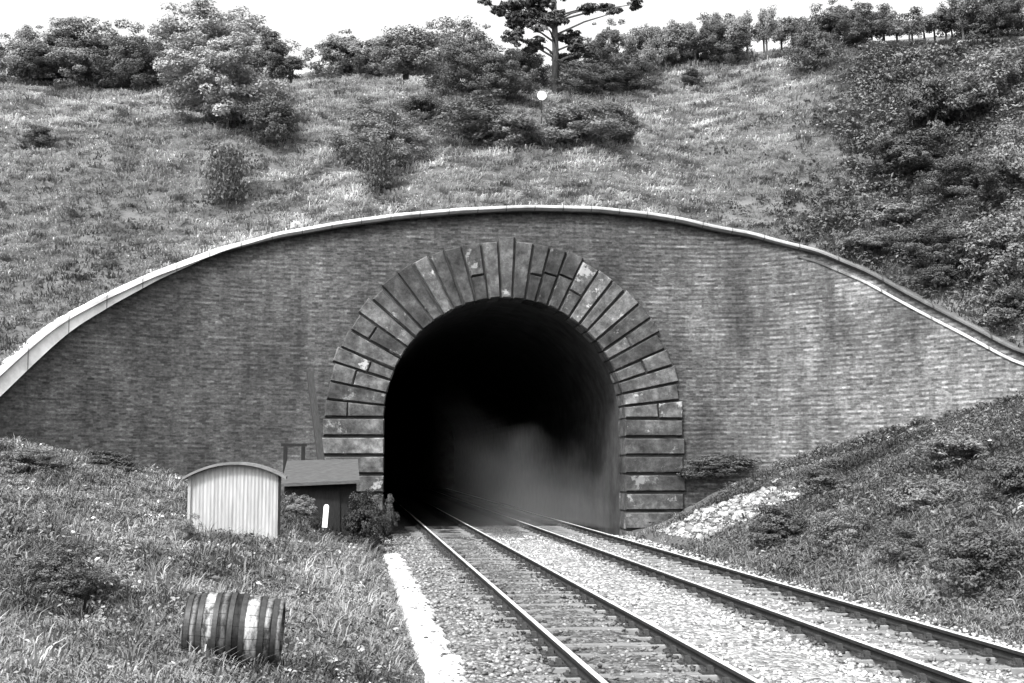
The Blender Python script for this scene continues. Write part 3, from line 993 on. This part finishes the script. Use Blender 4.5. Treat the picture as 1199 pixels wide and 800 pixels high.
def plant(px, base_y, w, hgt, tone, label, cat='shrub', name='shrub', group=None, where=hill_hit, depth=None, sink=0.28, stem=True, sub=None):
    """a shrub rooted on the terrain; w and hgt are its real size in photo pixels at its distance"""
    p = where(px, base_y) if depth is None else at_depth(px, base_y, depth)
    dep = float(np.dot(p - CAM, _R @ np.array([0, 0, -1.0])))
    if depth is not None and where is hill_hit: p[2] = min(p[2], float(hill_z(p[0], p[1])) + .1)
    W, H = w * dep / F, hgt * dep / F
    _cnt[0] += 1
    e = empty(name, p - np.array([0, 0, 0.0]), 0, label, cat, group)
    pr = PROTO[tone + '_big' if W > 2.9 and tone + '_big' in PROTO else tone]
    fo = bpy.data.objects.new('crown' if name.endswith('tree') else 'foliage', pr[_cnt[0] % len(pr)]); link(fo, e)
    fo.rotation_euler = (0, 0, random.uniform(0, 6.28))
    H += sink * H
    if name.endswith('tree'):
        if name == 'young_tree': fo.scale = (W / 2, W / 2, H * .30); fo.location = (0, 0, H * .40 - sink * H)
        else: fo.scale = (W / 2, W / 2, H * .40); fo.location = (0, 0, H * .2 - sink * H)
        st = bpy.data.objects.new('trunk', STEM_TREE); st.scale = (1.3, 1.3, H * .36); link(st, e)
    else:
        fo.scale = (W / 1.45, min(W, 1.3 * H + .6) / 1.6, H / 1.62); fo.location = (0, 0, -sink * H)
        if stem:
            st = bpy.data.objects.new('stem', STEM_SHRUB); st.scale = (W * .6, W * .5, H * .5); link(st, e)
    return e


BUSH = [
    # px, base, w, h, tone, label
    (248, 92, 150, 82, 'pale', 'large pale domed bush rising highest on the upper left skyline'),
    (262, 150, 132, 96, 'pale', 'big rounded bush on the slope in front of the pale domed bush'),
    (158, 104, 100, 60, 'dark', 'dark bush in the shaded gap left of the big rounded bush'),
    (88, 98, 120, 58, 'mid', 'broad grey bush on the far left skyline beside the dark gap bush'),
    (22, 92, 72, 50, 'pale', 'pale bush cut by the left edge of the photo on the skyline'),
    (322, 82, 46, 40, 'dark', 'dark bush peeping out right of the pale domed bush on the skyline'),
    (318, 170, 62, 48, 'dark', 'dark low bush at the right foot of the big rounded bush'),
    (264, 252, 44, 62, 'spiky', 'solitary upright dark bush on open grass above the left coping'),
    (405, 86, 72, 46, 'mid', 'grey bush on the skyline just right of the gap in the left bushes'),
    (474, 82, 86, 48, 'mid', 'wide grey bush on the skyline second right of the gap'),
    (538, 90, 70, 58, 'mid', 'tall grey bush on the skyline left of the pine'),
    (562, 112, 100, 66, 'dark', 'wide dark bush directly left of the pine trunk'),
    (612, 104, 46, 42, 'dark', 'dark bush behind the white disc, left of the pine trunk'),
    (446, 190, 104, 62, 'mid', 'spreading grey bush midway down the slope above the left of the arch'),
    (442, 230, 40, 50, 'spiky', 'small dark bush standing alone just below the spreading grey bush'),
    (494, 142, 50, 26, 'dark', 'small dark clump at the left end of the scrub belt below the skyline'),
    (552, 158, 90, 44, 'dark', 'dark clump in the scrub belt straight below the wide dark bush'),
    (612, 170, 80, 36, 'mid', 'grey clump in the scrub belt below the white disc'),
    (676, 168, 92, 44, 'mid', 'grey clump in the scrub belt below and right of the pine'),
    (722, 148, 50, 22, 'dark', 'small low clump at the right end of the scrub belt'),
    (700, 108, 104, 38, 'dark', 'low dark bush spreading right of the pine foot'),
    (750, 90, 46, 58, 'mid', 'upright grey bush on the skyline right of the pine'),
    (955, 84, 56, 50, 'dark', 'dark bush alone at the crest in front of the row of young trees'),
    (44, 172, 44, 24, 'dark', 'small dark clump on open grass near the left edge of the slope'),
    (1090, 172, 80, 74, 'dark', 'dark bush topmost in the scrub on the right hand slope'),
    (1164, 128, 90, 62, 'mid', 'grey bush at the right edge of the photo below the crest'),
    (1060, 205, 90, 44, 'dark', 'dark low bush at the left rim of the right hand scrub'),
    (1140, 236, 110, 66, 'dark', 'dark bush in the middle of the scrub on the right slope'),
    (1192, 216, 70, 66, 'mid', 'grey bush cut by the right edge in the middle of the scrub'),
    (1046, 262, 90, 34, 'mid', 'low grey clump at the lower left of the right hand scrub'),
    (1110, 310, 110, 52, 'dark', 'dark bush in the scrub just above the right coping'),
    (1180, 322, 90, 66, 'mid', 'grey bush above the right coping at the edge of the photo'),
    (1180, 382, 70, 44, 'dark', 'dark bush overhanging the lowest end of the right coping'),
    (1100, 336, 50, 22, 'dark', 'small dark clump tucked against the right coping'),
    (1015, 292, 60, 20, 'mid', 'low clump behind the right coping left of the dark scrub'),
    (810, 100, 34, 16, 'dark', 'tiny dark clump on pale grass below the row of young trees'),
    (730, 166, 30, 14, 'dark', 'tiny dark clump at the right of the scrub belt on pale grass'),
]
for px, by, ww, hh, tn, lb in BUSH:
    plant(px, by, ww, hh, tn, lb)
# taller crowns standing on and just behind the crest
for px, by, ww, hh, tn, lb in [
        (716, 88, 80, 76, 'dark', 'dark round topped tree on the crest right of the pine'),
        (786, 80, 70, 72, 'mid', 'bushy tree heading the row of young trees on the crest'),
        (985, 62, 100, 76, 'dark', 'dark spreading tree on the crest behind the lone dark bush'),
        (1166, 58, 110, 84, 'dark', 'largest dark tree on the crest at the right edge of the photo'),
        (840, 76, 84, 70, 'dark', 'dark broad tree in the left half of the crest row')]:
    plant(px, by, ww, hh, tn, lb, 'tree', 'crest_tree', depth=58.5)
n = 38
for i in range(n):
    px = 765 + i * (1190 - 765) / (n - 1) + random.uniform(-6, 6)
    by = np.interp(px, [760, 830, 960, 1199], [80, 73, 57, 50])
    plant(px, by, random.uniform(30, 54), random.uniform(46, 80) * (0.85 if 1000 < px < 1130 else 1), random.choice(['mid_open', 'dark_open', 'mid_open']),
          'slender young tree in the thin gappy row along the crest', 'tree', 'young_tree', 'young trees in a row along the crest', depth=59.0 + random.uniform(-.8, 1.2))
# wide, hardly separable hedge behind the left skyline
for px, by, ww, hh, tn, lb in [(440, 84, 74, 40, 'mid', 'grey bush filling the skyline between the first two bushes right of the gap'),
                               (508, 86, 76, 52, 'dark', 'dark bush on the skyline between the wide grey and the tall grey bush'),
                               (126, 100, 90, 60, 'mid', 'grey bush on the skyline touching the dark gap bush on its left'),
                               (54, 94, 84, 50, 'dark', 'dark bush on the skyline between the far left pale and broad grey bushes'),
                               (340, 92, 40, 22, 'dark', 'scrubby low bush filling the gap on the left skyline')]:
    plant(px, by, ww, hh, tn, lb)

# pine
pp = hill_hit(650, 112)
dep = float(np.dot(pp - CAM, _R @ np.array([0, 0, -1.0]))); s_ = dep / F
pine = empty('pine_tree', pp, 0, 'tall pine with a bare trunk and ragged crown cut by the top of the photo', 'tree')
Hh = 190 * s_
mb = MB(); mb.tube([(0, 0, -.5), (.02, 0, Hh * .3), (-.04, .05, Hh * .62), (.03, 0, Hh)], [.16, .14, .11, .03], 10); mb.build('trunk', M_BARK, pine, sm=True)
cl = [(-34, 100, 26, 10), (-22, 88, 30, 13), (18, 76, 28, 12), (-14, 70, 26, 12), (26, 62, 20, 9), (-40, 112, 18, 8), (24, 100, 24, 7), (-12, 106, 26, 10), (8, 58, 26, 10), (-30, 74, 18, 9), (-52, 108, 14, 5),
      (10, 122, 26, 9), (-26, 128, 26, 9), (28, 132, 24, 8), (-8, 146, 24, 9), (16, 158, 20, 8), (-10, 170, 16, 9), (2, 184, 12, 9), (62, 118, 22, 6), (44, 92, 16, 5), (-44, 60, 22, 12), (0, 90, 24, 12), (-20, 56, 26, 12), (30, 50, 26, 10), (36, 112, 22, 6), (-30, 96, 24, 14)]
PV, PN, PT = [], [], []
mb = MB()
for dx, dz, rw, rh in cl:
    dy = random.uniform(-1.3, 1.3)
    dx *= 1.15 + .4 * smooth(70, 100, dz); rw *= .85
    c = np.array([dx * s_, dy, dz * s_])
    k = int(1150 * rw * rh / 250)
    P, N, lt = crown_pts(k, 7, rw * s_, rw * s_ * .8, rh * s_ * 1.1, hollow=.3, spread=.8)
    PV.append(P + c - np.array([0, 0, rh * s_])); PN.append(N); PT.append(lt)
    z0 = max(dz * s_ - abs(dx) * s_ * .3, 1.0)
    mb = MB(); mb.tube([(0, 0, z0), (c[0] * .5, c[1] * .5, (z0 + c[2]) / 2 + .1), tuple(c)], [.05, .04, .015], 5)
    mb.build('branch', M_BARK, pine)
PV = np.concatenate(PV); PN = np.concatenate(PN); PT = np.concatenate(PT)
V, Fc = leaf_quads(PV, PN, RNG.uniform(.06, .13, len(PV)), .4)
link(bpy.data.objects.new('crown', np_mesh('crown', V, Fc, M_LEAF, np.repeat(.075 * PT * RNG.uniform(.6, 1.4, len(PV)), 4))), pine)


# plants on the near banks
for px, by, ww, hh, tn, lb in [
        (968, 582, 74, 30, 'dark', 'dark bush at the upper right of the white rubble on the right bank'),
        (915, 640, 74, 44, 'dark', 'dark bush directly below the white rubble'),
        (850, 560, 90, 24, 'dark', 'dark clump between the white rubble and the brick wall'),
        (985, 640, 60, 40, 'mid', 'grey bush right of the dark bush below the rubble'),
        (1080, 600, 90, 44, 'mid', 'grey bush on the right bank below the wing wall end'),
        (1150, 690, 100, 62, 'dark', 'dark bush low on the right bank nearest the camera'),
        (1060, 660, 70, 40, 'dark', 'dark bush low in the middle of the right bank'),
        (1130, 540, 110, 36, 'mid', 'grey clump high on the right bank against the wing wall'),
        (1190, 590, 70, 50, 'dark', 'dark bush cut by the right edge halfway up the bank'),
        (70, 690, 84, 44, 'dark', 'dark weed clump on the left bank left of the barrel'),
        (130, 552, 70, 22, 'dark', 'dark clump at the foot of the left wing wall'),
        (30, 548, 80, 22, 'mid', 'grey clump at the foot of the wing wall below the white slab'),
        (452, 622, 22, 34, 'dark', 'small straggly plant at the foot of the left jamb'),
        (426, 642, 50, 58, 'deep', 'dark plant added as shade in the hollow left of the tunnel mouth'),  # added bush, coloured near black to stand for the shade here
        (350, 606, 40, 26, 'mid', 'leafy clump right of the hut beneath the lean-to'),
        (215, 640, 36, 30, 'mid', 'leafy clump against the left corner of the hut'),
]:
    plant(px, by, ww, hh, tn, lb, where=ground_hit, stem=False)


# grass and weeds, each field one mesh
def grass_mesh(P, hgt, wid, nb, tone, lean, spread, droop=1.0):
    """nb blades per tuft; blade = 2 segments tapering"""
    n = len(P)
    P = np.repeat(P, nb, 0); H = np.repeat(hgt, nb) * RNG.uniform(.5, 1.15, n * nb); W_ = np.repeat(wid, nb); T_ = np.repeat(tone, nb) * RNG.uniform(.82, 1.18, n * nb)
    S = np.repeat(spread, nb)
    m = n * nb
    th = RNG.uniform(0, 2 * np.pi, m); d = np.stack([np.cos(th), np.sin(th), 0 * th], -1)
    P = P + d * (S * RNG.random(m))[:, None] * .5
    L = d * (H * RNG.uniform(.3, 1.0, m) * droop)[:, None] + np.array(lean)[None] * H[:, None]
    side = np.stack([-np.sin(th), np.cos(th), 0 * th], -1) * W_[:, None] / 2
    up = np.array([0, 0, 1.0])
    a, b = P - side, P + side
    mid = P + L * .4 + up * (H * .68)[:, None]
    tip = P + L + up * (H * (.92 if droop <= 1 else .5))[:, None]
    V = np.stack([a, b, mid + side * .8, mid - side * .8, tip + side * .1, tip - side * .1], 1).reshape(-1, 3)
    i = np.arange(m)[:, None] * 6
    Fc = np.concatenate([i + np.array([[0, 1, 2, 3]]), i + np.array([[3, 2, 4, 5]])])
    tv = np.stack([T_ * .75, T_ * .75, T_, T_, T_ * 1.1, T_ * 1.1], 1).ravel()
    return V, Fc, tv


def weeds(P, size, tone):
    nl = 9; n = len(P)
    PP = np.repeat(P, nl, 0); s = np.repeat(size, nl)
    th = RNG.uniform(0, 6.28, n * nl); r = s * RNG.uniform(.2, 1.1, n * nl)
    PP = PP + np.stack([np.cos(th) * r, np.sin(th) * r, s * RNG.uniform(.2, 1.5, n * nl)], -1)
    N = np.stack([np.cos(th) * .5, np.sin(th) * .5, 0 * th + 1], -1) + .45 * RNG.standard_normal((n * nl, 3))
    V, Fc = leaf_quads(PP, N, s * RNG.uniform(.3, .6, n * nl), .5)
    return V, Fc, np.repeat(np.repeat(tone, nl) * RNG.uniform(.6, 1.5, n * nl), 4)


def field(name, label, parts):
    Vs, Fs, Ts = [], [], []; b = 0
    for V, Fc, t in parts:
        Vs.append(V); Fs.append(Fc + b); Ts.append(t); b += len(V)
    me = np_mesh(name, np.concatenate(Vs), np.concatenate(Fs), M_GRASS, np.concatenate(Ts))
    tag(link(bpy.data.objects.new(name, me)), label, 'grass', kind='stuff')


# hill grass
n = 105000
X = RNG.uniform(-17, 30, n); t = RNG.uniform(0.35, 38, n); Y = wall_y(X) + t
k = (Y < YCREST + 9)
X, Y, t = X[k], Y[k], t[k]
patch = .9 * fbm(X * .3, Y * .5, 61) + 1.0 * fbm(X * 1.1, Y * 2.6, 71, 3) + .35 * fbm(X * .08, Y * .12, 62, 2)
keep = patch > -.37 + .12 * RNG.standard_normal(len(X))
X, Y, t, patch = X[keep], Y[keep], t[keep], patch[keep]
right = smooth(-1.5, 2.5, X - 14.2 - .66 * (Y - 42) + 7 * fbm(X * .35, Y * .35, 63)) * (1 - smooth(54, 60, Y))
p2 = fbm(X * 1.5, Y * 3.6, 75, 3)  # low values darken tufts: small tussock shadows put into the grass tone
tone = (0.42 + 0.56 * np.clip(patch, -.45, .6)) * np.where(p2 < -.09, .42, 1.0) * (1 + 1.1 * np.clip(p2, 0, .4)) * RNG.uniform(.6, 1.35, len(X)) * (1 - .72 * right) * (1 - .5 * (1 - smooth(XC - 15, XC - 6, X)) * (1 - smooth(3, 14, t)))
z = hill_z(X, Y)
field('hill_grass', 'rough pale tussock grass covering the hillside above the portal',
      [grass_mesh(np.stack([X, Y, z - .04], -1), RNG.uniform(.10, .22, len(X)) * (1 + .9 * np.clip(patch, -.3, .5)), RNG.uniform(.025, .05, len(X)), 8, tone, (.15, -.35, 0), np.full(len(X), .45), 1.7)])

n = 30000
X = RNG.uniform(XC + 6, 34, n); t = RNG.uniform(.4, 30, n); Y = wall_y(X) + t
right = smooth(-1.5, 2.5, X - 14.2 - .66 * (Y - 42) + 7 * fbm(X * .35, Y * .35, 63)) * (1 - smooth(52, 58, Y))
k = RNG.random(n) < right
X, Y = X[k], Y[k]
field('slope_undergrowth', 'dark brambly undergrowth covering the right hand slope', [weeds(np.stack([X, Y, hill_z(X, Y) + .05], -1), RNG.uniform(.09, .21, len(X)), .08 * RNG.uniform(.7, 1.3, len(X)) * (1 + 2.5 * np.clip(fbm(X * .8, Y * .8, 64), -.3, .4)))])

# left bank
n = 52000
Y = 6.5 + 33 * RNG.random(n) ** 1.5; X = 0.75 - RNG.random(n) ** 1.1 * (3 + Y * .42)
k = (Y < wall_y(X) - .1) & ~((np.abs(X - hp[0]) < HW / 2 + .05) & (np.abs(Y - hp[1] - HD / 2) < HD / 2 + .1))
X, Y = X[k], Y[k]
patch = 1.25 * fbm(X * .6, Y * .4, 81) + .5 * fbm(X * 2.5, Y * 1.7, 82, 2)
z = ground_z(X, Y)
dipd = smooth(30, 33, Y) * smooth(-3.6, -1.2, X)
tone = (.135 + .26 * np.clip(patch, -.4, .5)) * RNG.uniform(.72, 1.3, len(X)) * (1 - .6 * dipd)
sc = .6 + .4 * smooth(8, 25, Y)
parts = [grass_mesh(np.stack([X, Y, z - .03], -1), RNG.uniform(.08, .22, len(X)) * sc, RNG.uniform(.012, .022, len(X)) * (.7 + .9 * smooth(8, 30, Y)), 8, tone, (.1, -.1, 0), np.full(len(X), .28), 1.3)]
k = RNG.random(len(X)) < .035
parts.append(grass_mesh(np.stack([X, Y, z - .03], -1)[k], RNG.uniform(.22, .42, k.sum()) * (.55 + .5 * smooth(9, 22, Y[k])), RNG.uniform(.010, .02, k.sum()), 14, tone[k] * RNG.choice([.55, .8, 1.3], k.sum()), (.15, -.1, 0), np.full(k.sum(), .22), 1.0))
k = RNG.random(len(X)) < .16
X, Y, z = X[k], Y[k], z[k]
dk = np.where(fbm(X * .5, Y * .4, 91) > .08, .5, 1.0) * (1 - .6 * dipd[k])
tone = np.where(RNG.random(len(X)) < .07, .40, .13) * RNG.uniform(.75, 1.2, len(X)) * dk
parts.append(weeds(np.stack([X, Y, z + .03], -1), RNG.uniform(.04, .10, len(X)) * (.5 + .6 * smooth(8, 20, Y)), tone))
field('bank_grass', 'rough grass and leafy weeds covering the left bank', parts)

# right bank
RUB = [ground_hit(a, b) for a, b in ((790, 618), (858, 603), (945, 580))]
def in_rubble(X, Y):
    c = np.array(RUB[1]); v = (np.array(RUB[2]) - np.array(RUB[0]))[:2]; L = np.linalg.norm(v); v /= L
    dx, dy = X - c[0], Y - c[1]
    u = (dx * v[0] + dy * v[1]) / (L * .62); q = (dx * -v[1] + dy * v[0]) / 1.9
    return u ** 2 + q ** 2 + 1.2 * fbm(X * .8, Y * .8, 95) < .95
n = 32000
Y = 9 + 31 * RNG.random(n) ** 1.3; X = 8.25 + RNG.random(n) ** .9 * (14)
k = (Y < wall_y(X) - .1) & (X > 8.3 + .5 * smooth(26, 40, Y))
X, Y = X[k], Y[k]
k = ~in_rubble(X, Y) | (RNG.random(len(X)) < .05)
X, Y = X[k], Y[k]
z = ground_z(X, Y); patch = 1.2 * fbm(X * .5, Y * .35, 97) + .5 * fbm(X * 2.2, Y * 1.6, 98, 2)
edge = 1 - smooth(9.2, 11, X)
tone = (.10 + .20 * np.clip(patch, -.35, .5) + .06 * edge) * RNG.uniform(.7, 1.3, len(X))
parts = [grass_mesh(np.stack([X, Y, z - .03], -1), RNG.uniform(.13, .30, len(X)) * (.6 + .4 * smooth(10, 24, Y)), RNG.uniform(.012, .024, len(X)) * (.7 + .5 * smooth(10, 24, Y)), 11, tone, (-.15, -.1, 0), np.full(len(X), .35), 1.3)]
k = RNG.random(len(X)) < .38
X, Y, z = X[k], Y[k], z[k]
tone = np.where(RNG.random(len(X)) < .03, .2, .065) * RNG.uniform(.75, 1.25, len(X)) * (1 + 2.0 * np.clip(fbm(X * .5, Y * .4, 99), -.3, .4))
parts.append(weeds(np.stack([X, Y, z + .05], -1), RNG.uniform(.06, .14, len(X)) * (.6 + .4 * smooth(10, 22, Y)), tone))
field('bank_undergrowth', 'dark rough grass and brambly undergrowth on the right bank', parts)

# chalk rubble spilt on the right bank
n = 16000
c = np.array(RUB[1])
X = c[0] + RNG.uniform(-5, 5, n); Y = c[1] + RNG.uniform(-6, 6, n)
k = in_rubble(X, Y) & (Y < wall_y(X) - .2) & (X > 9.4)
X, Y = X[k], Y[k]
tag(stones(np.stack([X, Y, ground_z(X, Y) + .03], -1), RNG.uniform(.02, .09, len(X)) * (.4 + 1.6 * RNG.random(len(X)) ** 4), RNG.uniform(.05, .34, len(X)), 'rubble', M_STONES),
    'white chalk rubble spilt down the right bank beside the arch', 'rubble', kind='stuff')
